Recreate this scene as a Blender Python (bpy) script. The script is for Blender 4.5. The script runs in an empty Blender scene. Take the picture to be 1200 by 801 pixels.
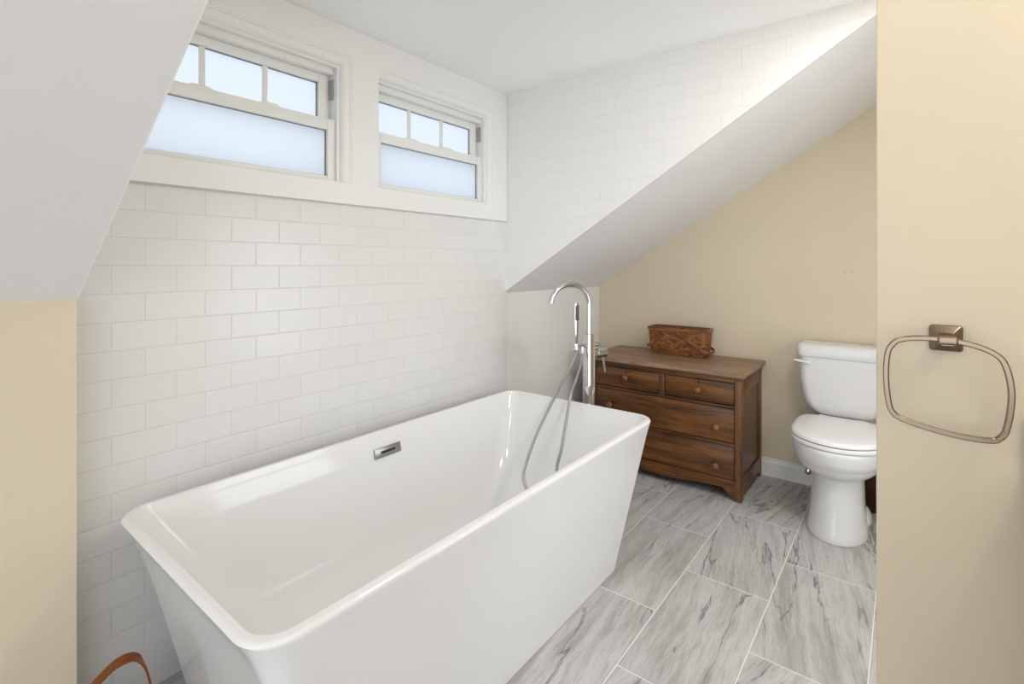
import bpy, bmesh, math, random
from mathutils import Vector, Matrix
random.seed(7)
PI = math.pi
sc = bpy.context.scene
COL = sc.collection

# ------------------------------------------------------------------ camera, sky, lamps, exposure
H = 1.23                                   # camera height
YAW = math.radians(38.23)                  # room X axis lies this far right of the view axis
cam = bpy.data.cameras.new('camera')
cam.sensor_width = 36.0
cam.lens = 36.0 * 586.8 / 1200.0
cam.shift_y = -(400.5 - 310.4) / 1200.0
cam.clip_start = 0.02
cam_o = bpy.data.objects.new('camera', cam)
COL.objects.link(cam_o)
cam_o.location = (0, 0, H)
cam_o.rotation_euler = (PI / 2, 0, -(PI / 2 - YAW))
sc.camera = cam_o

WORLD = 2.2
world = bpy.data.worlds.new('world')
sc.world = world
world.use_nodes = True
world.node_tree.nodes['Background'].inputs[0].default_value = (0.93, 0.97, 1.03, 1)
world.node_tree.nodes['Background'].inputs[1].default_value = WORLD

def lamp(name, kind, loc, energy, color, size, parent=None, rot=(0, 0, 0)):
    l = bpy.data.lights.new(name, kind)
    l.energy = energy
    l.color = color
    if kind == 'AREA':
        l.shape = 'DISK'
        l.size = size
    else:
        l.shadow_soft_size = size
    o = bpy.data.objects.new(name, l)
    COL.objects.link(o)
    o.location = loc
    o.rotation_euler = rot
    return o

P_DORMER, P_VANITY, P_ALCOVE, P_ALCOVE_FILL = 2.0, 6.5, 6.0, 10.0
LAX, LAY = 1.62, -0.10
LRX, LRY = 0.84, 0.50
lamp('recessed_lamp_light', 'AREA', (LRX, LRY, 2.146), P_DORMER, (1.0, 0.97, 0.93), 0.12)
for yy in (-0.52,):
    for xx in (0.36, 0.55, 0.74):
        lamp('vanity_lamp_light', 'POINT', (xx, yy, 1.93), P_VANITY / 3, (1.0, 0.95, 0.87), 0.03)

al = lamp('alcove_window_daylight', 'AREA', (1.95, -0.80, 0.98), P_ALCOVE, (0.86, 0.93, 1.0), 1.1)
al.data.shape = 'SQUARE'
lamp('recessed_lamp_light', 'AREA', (LAX, LAY, 2.146), P_ALCOVE_FILL, (1.0, 0.99, 0.97), 0.30)  # added fill lamp, brightens the end wall and alcove floor
al.rotation_euler = (PI / 2, 0, 0)

sc.view_settings.view_transform = 'Standard'
sc.view_settings.look = 'None'
sc.view_settings.exposure = 0.11
sc.view_settings.gamma = 1.0
sc.view_settings.use_curve_mapping = False
sc.cycles.caustics_reflective = False
sc.cycles.max_bounces = 10
sc.cycles.diffuse_bounces = 6
sc.cycles.sample_clamp_indirect = 6.0

# ------------------------------------------------------------------ material helpers
class NT:
    def __init__(s, name):
        s.m = bpy.data.materials.new(name)
        s.m.use_nodes = True
        s.t = s.m.node_tree
        s.b = s.t.nodes['Principled BSDF']
    def n(s, typ, **kw):
        nd = s.t.nodes.new(typ)
        for k, v in kw.items():
            if k.startswith('i_'):
                key = k[2:]
                nd.inputs[int(key) if key.isdigit() else key.replace('_', ' ')].default_value = v
            else:
                setattr(nd, k, v)
        return nd
    def l(s, a, b):
        s.t.links.new(a, b)
    def math(s, op, a, b=None, c=None):
        nd = s.t.nodes.new('ShaderNodeMath')
        nd.operation = op
        for i, v in enumerate((a, b, c)):
            if v is None:
                continue
            if isinstance(v, (int, float)):
                nd.inputs[i].default_value = v
            else:
                s.l(v, nd.inputs[i])
        return nd.outputs[0]
    def mix(s, fac, a, b):
        nd = s.t.nodes.new('ShaderNodeMix')
        nd.data_type = 'RGBA'
        for i, v in ((0, fac), (6, a), (7, b)):
            if isinstance(v, (int, float)):
                nd.inputs[i].default_value = v
            elif isinstance(v, tuple):
                nd.inputs[i].default_value = v + (1,) if len(v) == 3 else v
            else:
                s.l(v, nd.inputs[i])
        return nd.outputs[2]
    def coords(s):
        # every mesh is built with its origin kept, so position in the room is read from the geometry
        g = s.t.nodes.new('ShaderNodeNewGeometry')
        x = s.t.nodes.new('ShaderNodeSeparateXYZ')
        s.l(g.outputs['Position'], x.inputs[0])
        return g.outputs['Position'], x.outputs[0], x.outputs[1], x.outputs[2]
    def comb(s, x, y, z):
        nd = s.t.nodes.new('ShaderNodeCombineXYZ')
        for i, v in enumerate((x, y, z)):
            if isinstance(v, (int, float)):
                nd.inputs[i].default_value = v
            else:
                s.l(v, nd.inputs[i])
        return nd.outputs[0]
    def noise(s, vec, scale, detail=3, rough=0.5, dist=0.0):
        nd = s.n('ShaderNodeTexNoise')
        nd.inputs['Scale'].default_value = scale
        nd.inputs['Detail'].default_value = detail
        nd.inputs['Roughness'].default_value = rough
        nd.inputs['Distortion'].default_value = dist
        s.l(vec, nd.inputs['Vector'])
        return nd.outputs[0]
    def ramp(s, fac, a, b):
        nd = s.t.nodes.new('ShaderNodeMapRange')
        nd.interpolation_type = 'SMOOTHSTEP'
        s.l(fac, nd.inputs[0])
        nd.inputs[1].default_value = a
        nd.inputs[2].default_value = b
        return nd.outputs[0]
    def bump(s, h, strength, dist=0.001):
        nd = s.t.nodes.new('ShaderNodeBump')
        nd.inputs['Strength'].default_value = strength
        nd.inputs['Distance'].default_value = dist
        s.l(h, nd.inputs['Height'])
        s.l(nd.outputs[0], s.b.inputs['Normal'])
    def set(s, color=None, rough=None, metal=None, spec=None, coat=None):
        if color is not None:
            if isinstance(color, tuple):
                s.b.inputs['Base Color'].default_value = color + (1,)
            else:
                s.l(color, s.b.inputs['Base Color'])
        if rough is not None:
            if isinstance(rough, (int, float)):
                s.b.inputs['Roughness'].default_value = rough
            else:
                s.l(rough, s.b.inputs['Roughness'])
        if metal is not None:
            s.b.inputs['Metallic'].default_value = metal
        if spec is not None:
            s.b.inputs['Specular IOR Level'].default_value = spec
        if coat is not None:
            s.b.inputs['Coat Weight'].default_value = coat
        return s

def srgb(r, g, b):
    f = lambda c: (c / 255 / 12.92) if c <= 10 else ((c / 255 + 0.055) / 1.055) ** 2.4
    return (f(r), f(g), f(b))

def paint(name, color, rough=0.5, bump=0.08):
    m = NT(name)
    p, x, y, z = m.coords()
    n = m.noise(p, 2.2, 2)
    dark = tuple(c * 0.97 for c in color)
    m.set(m.mix(m.ramp(n, 0.3, 0.7), dark, color), rough, spec=0.3)
    m.bump(m.noise(p, 350, 2), bump, 0.0006)
    return m.m

def plain(name, color, rough=0.3, metal=0.0, spec=0.5, coat=None):
    m = NT(name).set(color, rough, metal, spec, coat)
    p, x, y, z = m.coords()
    n = m.noise(p, 40, 2)
    r = m.t.nodes.new('ShaderNodeMapRange')
    m.l(n, r.inputs[0])
    r.inputs[3].default_value = rough * 0.9
    r.inputs[4].default_value = rough * 1.1 + 0.004
    m.l(r.outputs[0], m.b.inputs['Roughness'])
    return m.m

M = {}
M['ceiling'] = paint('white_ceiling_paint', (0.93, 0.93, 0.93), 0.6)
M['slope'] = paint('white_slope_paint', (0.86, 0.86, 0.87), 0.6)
M['knee'] = paint('offwhite_paint', (0.80, 0.79, 0.76), 0.6)
M['beige'] = paint('beige_wall_paint', (0.67, 0.59, 0.45), 0.55)
M['trim'] = paint('white_trim_gloss', (0.82, 0.82, 0.80), 0.3, 0.02)
M['vinyl'] = paint('white_window_vinyl', (0.80, 0.80, 0.78), 0.32, 0.02)
M['track'] = plain('grey_sash_track', (0.35, 0.35, 0.35), 0.5)
M['acrylic'] = plain('white_acrylic', (0.79, 0.79, 0.79), 0.08, 0, 0.5)
M['china'] = plain('white_vitreous_china', (0.70, 0.70, 0.70), 0.10, 0, 0.5)
M['seat'] = plain('white_seat_plastic', (0.82, 0.82, 0.82), 0.2)
M['chrome'] = plain('polished_chrome', (0.66, 0.66, 0.68), 0.06, 1.0)
M['steel'] = plain('brushed_grey_steel', (0.36, 0.36, 0.35), 0.32, 1.0)
M['rubber'] = plain('dark_grey_rubber', (0.07, 0.075, 0.07), 0.55)
M['black'] = plain('black_void', (0.01, 0.01, 0.01), 0.6)
M['nickel'] = plain('brushed_nickel', (0.27, 0.213, 0.158), 0.22, 1.0)
M['gasket_shade'] = plain('grey_gasket_shade', (0.22, 0.23, 0.24), 0.5)  # gasket grey, dark enough to paint the shadow lines round the glass
M['stone'] = plain('beige_stone', (0.55, 0.48, 0.36), 0.25)
M['cabinet'] = plain('white_cabinet_paint', (0.75, 0.73, 0.68), 0.4)

def hose_mat():
    m = NT('ribbed_steel_hose')
    tc = m.n('ShaderNodeUVMap')
    sx = m.n('ShaderNodeSeparateXYZ')
    m.l(tc.outputs[0], sx.inputs[0])
    w = m.math('SINE', m.math('MULTIPLY', sx.outputs[1], 2 * PI / 0.0035))
    m.set((0.55, 0.55, 0.55), 0.28, 1.0)
    m.bump(w, 0.7, 0.0012)
    return m.m
M['hose'] = hose_mat()

TW, TH = 0.15775, 0.0791
def subway(name, axis, off, ca=(0.715, 0.71, 0.695), cb=(0.735, 0.73, 0.72), cg=(0.655, 0.645, 0.62)):
    m = NT(name)
    p, x, y, z = m.coords()
    u = m.math('SUBTRACT', x if axis == 'x' else m.math('MULTIPLY', y, -1), off)
    v = m.math('SUBTRACT', z, 1.0688 - 14 * TH)
    vec = m.comb(u, v, 0)
    br = m.n('ShaderNodeTexBrick', offset=0.5, offset_frequency=2, squash=1.0)
    br.inputs['Scale'].default_value = 1.0
    br.inputs['Brick Width'].default_value = TW
    br.inputs['Row Height'].default_value = TH
    br.inputs['Mortar Size'].default_value = 0.0014
    br.inputs['Mortar Smooth'].default_value = 0.1
    br.inputs['Color1'].default_value = (0, 0, 0, 1)
    br.inputs['Color2'].default_value = (1, 1, 1, 1)
    br.inputs['Mortar'].default_value = (0, 0, 0, 1)
    m.l(vec, br.inputs['Vector'])
    tone = m.mix(br.outputs['Color'], ca, cb)
    m.set(m.mix(br.outputs['Fac'], tone, cg), 0.13, spec=0.35)
    r = m.t.nodes.new('ShaderNodeMapRange')
    m.l(br.outputs['Fac'], r.inputs[0])
    r.inputs[3].default_value = 0.20
    r.inputs[4].default_value = 0.75
    m.l(r.outputs[0], m.b.inputs['Roughness'])
    # pillowed edge: a second, softer mortar mask
    b2 = m.n('ShaderNodeTexBrick', offset=0.5, offset_frequency=2, squash=1.0)
    for k in ('Scale', 'Brick Width', 'Row Height'):
        b2.inputs[k].default_value = br.inputs[k].default_value
    b2.inputs['Mortar Size'].default_value = 0.0035
    b2.inputs['Mortar Smooth'].default_value = 1.0
    m.l(vec, b2.inputs['Vector'])
    h = m.math('ADD', m.math('SUBTRACT', 1.0, b2.outputs['Fac']), m.math('MULTIPLY', m.noise(p, 7, 1), 0.5))
    m.bump(h, 0.6, 0.0012)
    return m.m
M['tile_x'] = subway('white_subway_tile', 'x', 0.402)
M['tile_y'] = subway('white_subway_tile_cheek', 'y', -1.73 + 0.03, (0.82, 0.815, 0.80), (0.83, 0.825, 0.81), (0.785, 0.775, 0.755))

FW, FH = 0.6126, 0.306
def floor_mat():
    m = NT('grey_veined_floor_tile')
    p, x, y, z = m.coords()
    u = m.math('SUBTRACT', x, 0.1859 - 6 * FW)
    v = m.math('SUBTRACT', y, 0.089 - 10 * FH)
    br = m.n('ShaderNodeTexBrick', offset=0.5, offset_frequency=2, squash=1.0)
    br.inputs['Scale'].default_value = 1.0
    br.inputs['Brick Width'].default_value = FW
    br.inputs['Row Height'].default_value = FH
    br.inputs['Mortar Size'].default_value = 0.0015
    br.inputs['Mortar Smooth'].default_value = 0.0
    br.inputs['Color1'].default_value = (0, 0, 0, 1)
    br.inputs['Color2'].default_value = (1, 1, 1, 1)
    br.inputs['Mortar'].default_value = (0.5, 0.5, 0.5, 1)
    m.l(m.comb(u, v, 0), br.inputs['Vector'])
    sep = m.n('ShaderNodeSeparateColor')
    m.l(br.outputs['Color'], sep.inputs[0])
    rnd = sep.outputs[0]
    off = m.math('MULTIPLY', rnd, 23.0)
    ang = m.math('MULTIPLY', m.math('SUBTRACT', rnd, 0.45), 0.5)
    # veins run along x with a slight lean that changes from tile to tile
    yy = m.math('ADD', m.math('ADD', y, m.math('MULTIPLY', x, ang)), off)
    xx = m.math('ADD', x, off)
    warp = m.noise(m.comb(m.math('MULTIPLY', xx, 3.0), m.math('MULTIPLY', yy, 5.0), off), 1.0, 4, 0.6)
    yw = m.math('ADD', yy, m.math('MULTIPLY', warp, 0.05))
    streak = m.noise(m.comb(m.math('MULTIPLY', xx, 2.4), m.math('MULTIPLY', yw, 22.0), off), 1.0, 7, 0.68)
    fine = m.noise(m.comb(m.math('MULTIPLY', xx, 12.0), m.math('MULTIPLY', yw, 110.0), off), 1.0, 5, 0.7)
    cloud = m.noise(m.comb(m.math('MULTIPLY', xx, 2.0), m.math('MULTIPLY', yw, 5.0), off), 1.0, 3, 0.5)
    crackn = m.noise(m.comb(m.math('MULTIPLY', xx, 0.9), m.math('MULTIPLY', yw, 7.0), m.math('ADD', off, 4.2)), 1.0, 7, 0.55)
    crack = m.math('SUBTRACT', 1.0, m.ramp(m.math('ABSOLUTE', m.math('SUBTRACT', crackn, 0.5)), 0.0, 0.015))
    crack = m.math('MULTIPLY', crack, m.ramp(m.noise(m.comb(m.math('MULTIPLY', xx, 3.0), m.math('MULTIPLY', yw, 4.0), 9.0), 1.0, 2), 0.40, 0.56))
    c = m.mix(m.ramp(streak, 0.28, 0.62), srgb(152, 150, 147), srgb(192, 191, 190))
    c = m.mix(m.math('MULTIPLY', m.ramp(cloud, 0.35, 0.7), 0.5), c, srgb(202, 201, 200))
    c = m.mix(m.math('MULTIPLY', m.ramp(fine, 0.48, 0.68), 0.36), c, srgb(128, 125, 121))
    c = m.mix(m.math('MULTIPLY', crack, 0.72), c, srgb(92, 90, 90))
    c = m.mix(br.outputs['Fac'], c, srgb(232, 231, 228))
    m.set(c, 0.38, spec=0.4)
    m.bump(m.math('ADD', m.math('MULTIPLY', fine, 0.3), m.math('SUBTRACT', 1.0, br.outputs['Fac'])), 0.25, 0.001)
    return m.m
M['floor'] = floor_mat()

def wood(name, axis, light, dark, rough=0.36):
    m = NT(name)
    p, x, y, z = m.coords()
    a = {'x': (1, 16, 16), 'y': (16, 1, 16), 'z': (16, 16, 1)}[axis]
    v = m.comb(m.math('MULTIPLY', x, a[0]), m.math('MULTIPLY', y, a[1]), m.math('MULTIPLY', z, a[2]))
    band = m.noise(v, 1.7, 5, 0.6, 0.6)
    v2 = m.comb(m.math('MULTIPLY', x, a[0] * 9), m.math('MULTIPLY', y, a[1] * 9), m.math('MULTIPLY', z, a[2] * 9))
    pore = m.noise(v2, 1.6, 3, 0.6)
    c = m.mix(m.ramp(band, 0.33, 0.68), dark, light)
    c = m.mix(m.math('MULTIPLY', m.ramp(pore, 0.5, 0.68), 0.55), c, tuple(k * 0.38 for k in dark))
    m.set(c, rough, spec=0.45)
    m.bump(pore, 0.25, 0.0006)
    return m.m
OAK_L, OAK_D = srgb(126, 80, 40), srgb(66, 41, 20)
M['oak_y'] = wood('oak_grain_across', 'y', OAK_L, OAK_D)
M['oak_z'] = wood('oak_grain_upright', 'z', srgb(124, 82, 46), srgb(76, 49, 28))
M['oak_top'] = wood('oak_top_worn', 'y', srgb(164, 134, 108), srgb(124, 99, 78), 0.42)
M['oak_knob'] = wood('oak_knob_wood', 'x', srgb(150, 98, 54), srgb(104, 66, 36))
M['oak_dark'] = wood('dark_stained_wood', 'z', srgb(74, 44, 27), srgb(44, 27, 17))

def weave(name, light, dark, sx, sz, ax='y'):
    m = NT(name)
    p, x, y, z = m.coords()
    u = m.math('ADD', y, x)
    br = m.n('ShaderNodeTexBrick', offset=0.5, offset_frequency=2, squash=1.0)
    br.inputs['Scale'].default_value = 1.0
    br.inputs['Brick Width'].default_value = sx
    br.inputs['Row Height'].default_value = sz
    br.inputs['Mortar Size'].default_value = sz * 0.12
    br.inputs['Mortar Smooth'].default_value = 0.8
    br.inputs['Color1'].default_value = light + (1,)
    br.inputs['Color2'].default_value = dark + (1,)
    br.inputs['Mortar'].default_value = tuple(c * 0.3 for c in dark) + (1,)
    m.l(m.comb(u, z, 0), br.inputs['Vector'])
    n = m.noise(p, 60, 3)
    m.set(m.mix(m.math('MULTIPLY', m.ramp(n, 0.35, 0.7), 0.5), br.outputs['Color'], tuple(c * 0.6 for c in dark)), 0.5, spec=0.4)
    m.bump(m.math('SUBTRACT', 1.0, br.outputs['Fac']), 0.8, 0.003)
    return m.m
M['splint'] = weave('woven_brown_splint', srgb(172, 116, 60), srgb(116, 70, 36), 0.03, 0.0125)
M['strap'] = wood('basket_strap_wood', 'y', srgb(150, 96, 56), srgb(104, 62, 34), 0.4)
M['wicker'] = weave('woven_straw', srgb(170, 130, 80), srgb(140, 100, 58), 0.03, 0.012)
M['splint_band'] = wood('basket_band_wood', 'y', srgb(118, 72, 40), srgb(74, 42, 24), 0.4)
M['leather'] = plain('brown_leather', srgb(116, 60, 18), 0.45, 0, 0.2)

def pane_mat():
    m = NT('frosted_glass')
    p, x, y, z = m.coords()
    tr = m.n('ShaderNodeBsdfTranslucent')
    tr.inputs[0].default_value = (0.625, 0.65, 0.67, 1)
    gl = m.n('ShaderNodeBsdfGlossy')
    gl.inputs['Roughness'].default_value = 0.35
    gl.inputs['Color'].default_value = (1, 1, 1, 1)
    mx = m.n('ShaderNodeMixShader')
    mx.inputs[0].default_value = 0.02
    m.l(tr.outputs[0], mx.inputs[1])
    m.l(gl.outputs[0], mx.inputs[2])
    m.l(mx.outputs[0], m.t.nodes['Material Output'].inputs[0])
    return m.m
M['pane'] = pane_mat()

def glow(name, color, strength):
    m = NT(name).set(color, 0.4)
    m.b.inputs['Emission Color'].default_value = color + (1,)
    m.b.inputs['Emission Strength'].default_value = strength
    return m.m
M['lens'] = glow('lit_lamp_lens', (1.0, 0.95, 0.88), 1.5)
M['shade'] = glow('lit_lamp_glass', (1.0, 0.92, 0.80), 2.0)

# ------------------------------------------------------------------ mesh helpers
def add_box(bm, x0, x1, y0, y1, z0, z1, bev=0.0, seg=2):
    t = bmesh.new()
    v = [t.verts.new((x, y, z)) for x in (x0, x1) for y in (y0, y1) for z in (z0, z1)]
    for f in ((0, 1, 3, 2), (4, 6, 7, 5), (0, 4, 5, 1), (2, 3, 7, 6), (0, 2, 6, 4), (1, 5, 7, 3)):
        t.faces.new([v[i] for i in f])
    if bev > 0:
        bmesh.ops.bevel(t, geom=t.edges[:], offset=bev, segments=seg, affect='EDGES', profile=0.5)
    bmesh.ops.recalc_face_normals(t, faces=t.faces)
    merge(bm, t)
    return bm

def merge(bm, t, mat=None):
    if mat is not None:
        bmesh.ops.transform(t, matrix=mat, verts=t.verts)
    me = bpy.data.meshes.new('tmp')
    t.to_mesh(me)
    t.free()
    bm.from_mesh(me)
    bpy.data.meshes.remove(me)

def add_loft(bm, rings, cap0=True, cap1=True, closed=True):
    t = bmesh.new()
    vr = [[t.verts.new(p) for p in r] for r in rings]
    n = len(vr[0])
    for a, b in zip(vr, vr[1:]):
        for i in range(n if closed else n - 1):
            j = (i + 1) % n
            t.faces.new((a[i], a[j], b[j], b[i]))
    if cap0:
        t.faces.new(list(reversed(vr[0])))
    if cap1:
        t.faces.new(vr[-1])
    bmesh.ops.recalc_face_normals(t, faces=t.faces)
    merge(bm, t)
    return bm

def add_prism(bm, poly, vec, bev=0.0):
    """extrude a flat polygon (3D points) along vec"""
    t = bmesh.new()
    vec = Vector(vec)
    a = [t.verts.new(p) for p in poly]
    b = [t.verts.new(Vector(p) + vec) for p in poly]
    n = len(a)
    t.faces.new(list(reversed(a)))
    t.faces.new(b)
    for i in range(n):
        j = (i + 1) % n
        t.faces.new((a[i], a[j], b[j], b[i]))
    if bev > 0:
        bmesh.ops.bevel(t, geom=t.edges[:], offset=bev, segments=2, affect='EDGES', profile=0.5)
    bmesh.ops.recalc_face_normals(t, faces=t.faces)
    merge(bm, t)
    return bm

def catmull(pts, sub=8, closed=False):
    P = [Vector(p) for p in pts]
    n = len(P)
    out = []
    for i in range(n if closed else n - 1):
        g = lambda k: P[k % n] if closed else P[max(0, min(n - 1, k))]
        p0, p1, p2, p3 = g(i - 1), g(i), g(i + 1), g(i + 2)
        for s in range(sub):
            t = s / sub
            out.append(0.5 * ((2 * p1) + (p2 - p0) * t + (2 * p0 - 5 * p1 + 4 * p2 - p3) * t * t + (3 * p1 - p0 - 3 * p2 + p3) * t ** 3))
    if not closed:
        out.append(P[-1].copy())
    return out

def add_tube(bm, pts, r, n=12, closed=False, caps=True, uv=False):
    pts = [Vector(p) for p in pts]
    m = len(pts)
    rr = r if isinstance(r, (list, tuple)) else [r] * m
    t = bmesh.new()
    up = None
    rings, acc, L = [], [], 0.0
    for i, p in enumerate(pts):
        if closed:
            d = pts[(i + 1) % m] - pts[i - 1]
        else:
            d = pts[min(i + 1, m - 1)] - pts[max(i - 1, 0)]
        d.normalize()
        if up is None:
            up = Vector((0, 0, 1)) if abs(d.z) < 0.9 else Vector((1, 0, 0))
        a = (up - d * up.dot(d)).normalized()
        up = a
        b = d.cross(a)
        rings.append([t.verts.new(p + (a * math.cos(2 * PI * k / n) + b * math.sin(2 * PI * k / n)) * rr[i]) for k in range(n)])
        if i:
            L += (p - pts[i - 1]).length
        acc.append(L)
    uvl = t.loops.layers.uv.new('UVMap') if uv else None
    rng = range(m if closed else m - 1)
    for i in rng:
        j = (i + 1) % m
        for k in range(n):
            q = (k + 1) % n
            f = t.faces.new((rings[i][k], rings[i][q], rings[j][q], rings[j][k]))
            if uv:
                for lp, (ku, kv) in zip(f.loops, ((k, acc[i]), (k + 1, acc[i]), (k + 1, acc[j]), (k, acc[j]))):
                    lp[uvl].uv = (ku / n, kv)
    if caps and not closed:
        t.faces.new(list(reversed(rings[0])))
        t.faces.new(rings[-1])
    bmesh.ops.recalc_face_normals(t, faces=t.faces)
    merge(bm, t)
    return bm

def add_strip(bm, pts, normal_fn, w, th, closed=False):
    """sweep a w x th rectangle; normal_fn(i, p, d) gives the direction of w"""
    pts = [Vector(p) for p in pts]
    m = len(pts)
    rings = []
    for i, p in enumerate(pts):
        if closed:
            d = pts[(i + 1) % m] - pts[i - 1]
        else:
            d = pts[min(i + 1, m - 1)] - pts[max(i - 1, 0)]
        d.normalize()
        a = Vector(normal_fn(i, p, d))
        a = (a - d * a.dot(d)).normalized()
        b = d.cross(a)
        c = 0.22 * min(w, th)
        hw, ht = w / 2, th / 2
        o = [(hw - c, ht), (hw, ht - c), (hw, -ht + c), (hw - c, -ht), (-hw + c, -ht), (-hw, -ht + c), (-hw, ht - c), (-hw + c, ht)]
        rings.append([p + a * u + b * v for u, v in o])
    if closed:
        rings.append(rings[0])
    add_loft(bm, rings, not closed, not closed)
    if closed:
        bmesh.ops.remove_doubles(bm, verts=bm.verts, dist=1e-6)
    return bm

def add_lathe(bm, prof, loc=(0, 0, 0), axis='z', n=24):
    rings = []
    for r, h in prof:
        ring = []
        for k in range(n):
            a = 2 * PI * k / n
            c, s = r * math.cos(a), r * math.sin(a)
            p = {'z': (c, s, h), 'x': (h, c, s), 'y': (c, h, s)}[axis]
            ring.append(Vector(p) + Vector(loc))
        rings.append(ring)
    return add_loft(bm, rings)

def rrect(cx, cy, hx, hy, r, z, n=7, nx=1):
    r = min(r, hx * 0.999, hy * 0.999)
    out = []
    for sx, sy, a0 in ((1, 1, 0), (-1, 1, PI / 2), (-1, -1, PI), (1, -1, 1.5 * PI)):
        for k in range(n + 1):
            a = a0 + (PI / 2) * k / n
            out.append(Vector((cx + sx * (hx - r) + r * math.cos(a), cy + sy * (hy - r) + r * math.sin(a), z)))
    return out

def obj(name, bm, mat, parent=None, smooth=True, ang=35):
    me = bpy.data.meshes.new(name)
    root = parent
    off = Vector((0, 0, 0))
    while root is not None:
        off += root.location
        root = root.parent
    if off.length > 0:
        bmesh.ops.translate(bm, verts=bm.verts, vec=-off)
    bm.to_mesh(me)
    bm.free()
    me.materials.append(M[mat] if isinstance(mat, str) else mat)
    if smooth:
        me.shade_smooth()
        me.set_sharp_from_angle(angle=math.radians(ang))
    o = bpy.data.objects.new(name, me)
    COL.objects.link(o)
    if parent is not None:
        o.parent = parent
    return o

def thing(name, label, cat, loc=(0, 0, 0), group=None):
    o = bpy.data.objects.new(name, None)
    COL.objects.link(o)
    o.location = loc
    o.empty_display_size = 0.05
    o['label'] = label
    o['category'] = cat
    if group:
        o['group'] = group
    return o

def struct(name, bm, mat, label=None, cat=None, parent=None, smooth=False):
    o = obj(name, bm, mat, parent, smooth)
    if parent is None:
        o['kind'] = 'structure'
        if label:
            o['label'] = label
        if cat:
            o['category'] = cat
    return o

def B(*a, **k):
    return add_box(bmesh.new(), *a, **k)

# ------------------------------------------------------------------ room shell
D, XL, XR, XE = 1.73, 0.31, 2.135, 3.235        # window wall, dormer left and right cheeks, end wall
YKL, YKR = 1.631, 1.745                          # left and right knee walls
ZC = 2.158
roof = lambda y: 1.085 + 0.612 * (1.73 - y)
YTOP = 1.73 - (ZC - 1.085) / 0.612
WX0 = (1.285, 0.422)                             # left edges of the window openings
WW = 0.700
WZ0, WZ1 = 1.548, 2.045

struct('floor', B(-2.4, 3.34, -2.4, 1.95, -0.06, 0), 'floor', 'grey veined rectangular stone look floor tiles with pale grout', 'floor')
struct('ceiling', B(-2.4, 3.34, -2.4, 1.95, ZC, ZC + 0.06), 'ceiling', 'flat white ceiling above the windows and tub', 'ceiling')
# window wall (tile) with two openings
bm = bmesh.new()
zt0, zt1 = 0.0, ZC
T0, T1 = D, D + 0.13
add_box(bm, XL - 0.04, XR + 0.02, T0, T1, 0, WZ0)
add_box(bm, XL - 0.04, XR + 0.02, T0, T1, WZ1, ZC)
add_box(bm, XL - 0.04, WX0[1], T0, T1, WZ0, WZ1)
add_box(bm, WX0[1] + WW, WX0[0], T0, T1, WZ0, WZ1)
add_box(bm, WX0[0] + WW, XR + 0.02, T0, T1, WZ0, WZ1)
struct('wall_back', bm, 'tile_x', 'white subway tiled wall under the windows behind the tub', 'wall')
# dormer cheeks
def cheek(x0, x1, ylow):
    return add_prism(bmesh.new(), [(x0, ylow, roof(ylow)), (x0, ylow, ZC), (x0, YTOP, ZC)], (x1 - x0, 0, 0))
struct('wall_right_cheek', cheek(XR, XR + 0.012, D), 'tile_y', 'triangular white tiled dormer side wall right of the windows', 'wall')
bm = cheek(XL, XL + 0.003, YKL)
add_box(bm, XL - 0.05, XL, YKL + 0.001, D + 0.01, 1.2, ZC)
struct('wall_left_cheek', bm, 'ceiling', 'white dormer side wall left of the windows', 'wall')
# sloped ceilings: slabs above the roof plane
def slope(x0, x1, ylow):
    return add_prism(bmesh.new(), [(x0, ylow, roof(ylow)), (x0, YTOP, ZC), (x0, YTOP, ZC + 0.05), (x0, ylow, roof(ylow) + 0.05)], (x1 - x0, 0, 0))
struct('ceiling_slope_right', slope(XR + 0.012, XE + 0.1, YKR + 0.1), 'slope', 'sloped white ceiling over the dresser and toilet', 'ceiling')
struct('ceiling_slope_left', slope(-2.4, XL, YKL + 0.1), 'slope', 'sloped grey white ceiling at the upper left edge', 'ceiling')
struct('wall_left', B(-2.4, XL, YKL, D + 0.13, 0, roof(YKL)), 'beige', 'low beige knee wall under the left sloped ceiling', 'wall')
struct('wall_right_knee', B(XR, XE + 0.1, YKR, D + 0.13, 0, roof(YKR)), 'knee', 'low off white knee wall behind the tub filler', 'wall')
w = struct('wall_right', B(XE, XE + 0.1, -0.85, YKR + 0.1, 0, ZC), 'beige', 'beige end wall behind the dresser and toilet', 'wall')
for yy in (0.262, 0.231):
    obj('nail_hole', add_lathe(bmesh.new(), [(0.0025, XE - 0.0006), (0.0025, XE + 0.001)], (0, yy, 1.195), 'x', 8), 'black', w)
struct('wall_rear_blocker', B(-1.1, 0.1, -2.4, -2.3, 0, ZC), 'beige', 'unseen beige wall piece added at the rear to block light', 'wall')  # added partial wall behind the camera, cuts light on the tiles and tub front
PX, PY = 1.20, 0.046
bm = B(0.1, 1.40, -0.85, -0.75, 0, ZC)
add_box(bm, 1.40, 2.5, -0.85, -0.75, 0, 0.45)
add_box(bm, 1.40, 2.5, -0.85, -0.75, 1.65, ZC)
add_box(bm, 2.5, XE + 0.1, -0.85, -0.75, 0, ZC)
struct('wall_front', bm, 'beige', 'beige wall behind the vanity', 'wall')
struct('wall_right_partition', B(PX, PX + 0.12, -0.75, PY, 0, ZC, bev=0.003), 'beige', 'beige partition wall at the right that carries the towel ring', 'wall')
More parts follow.
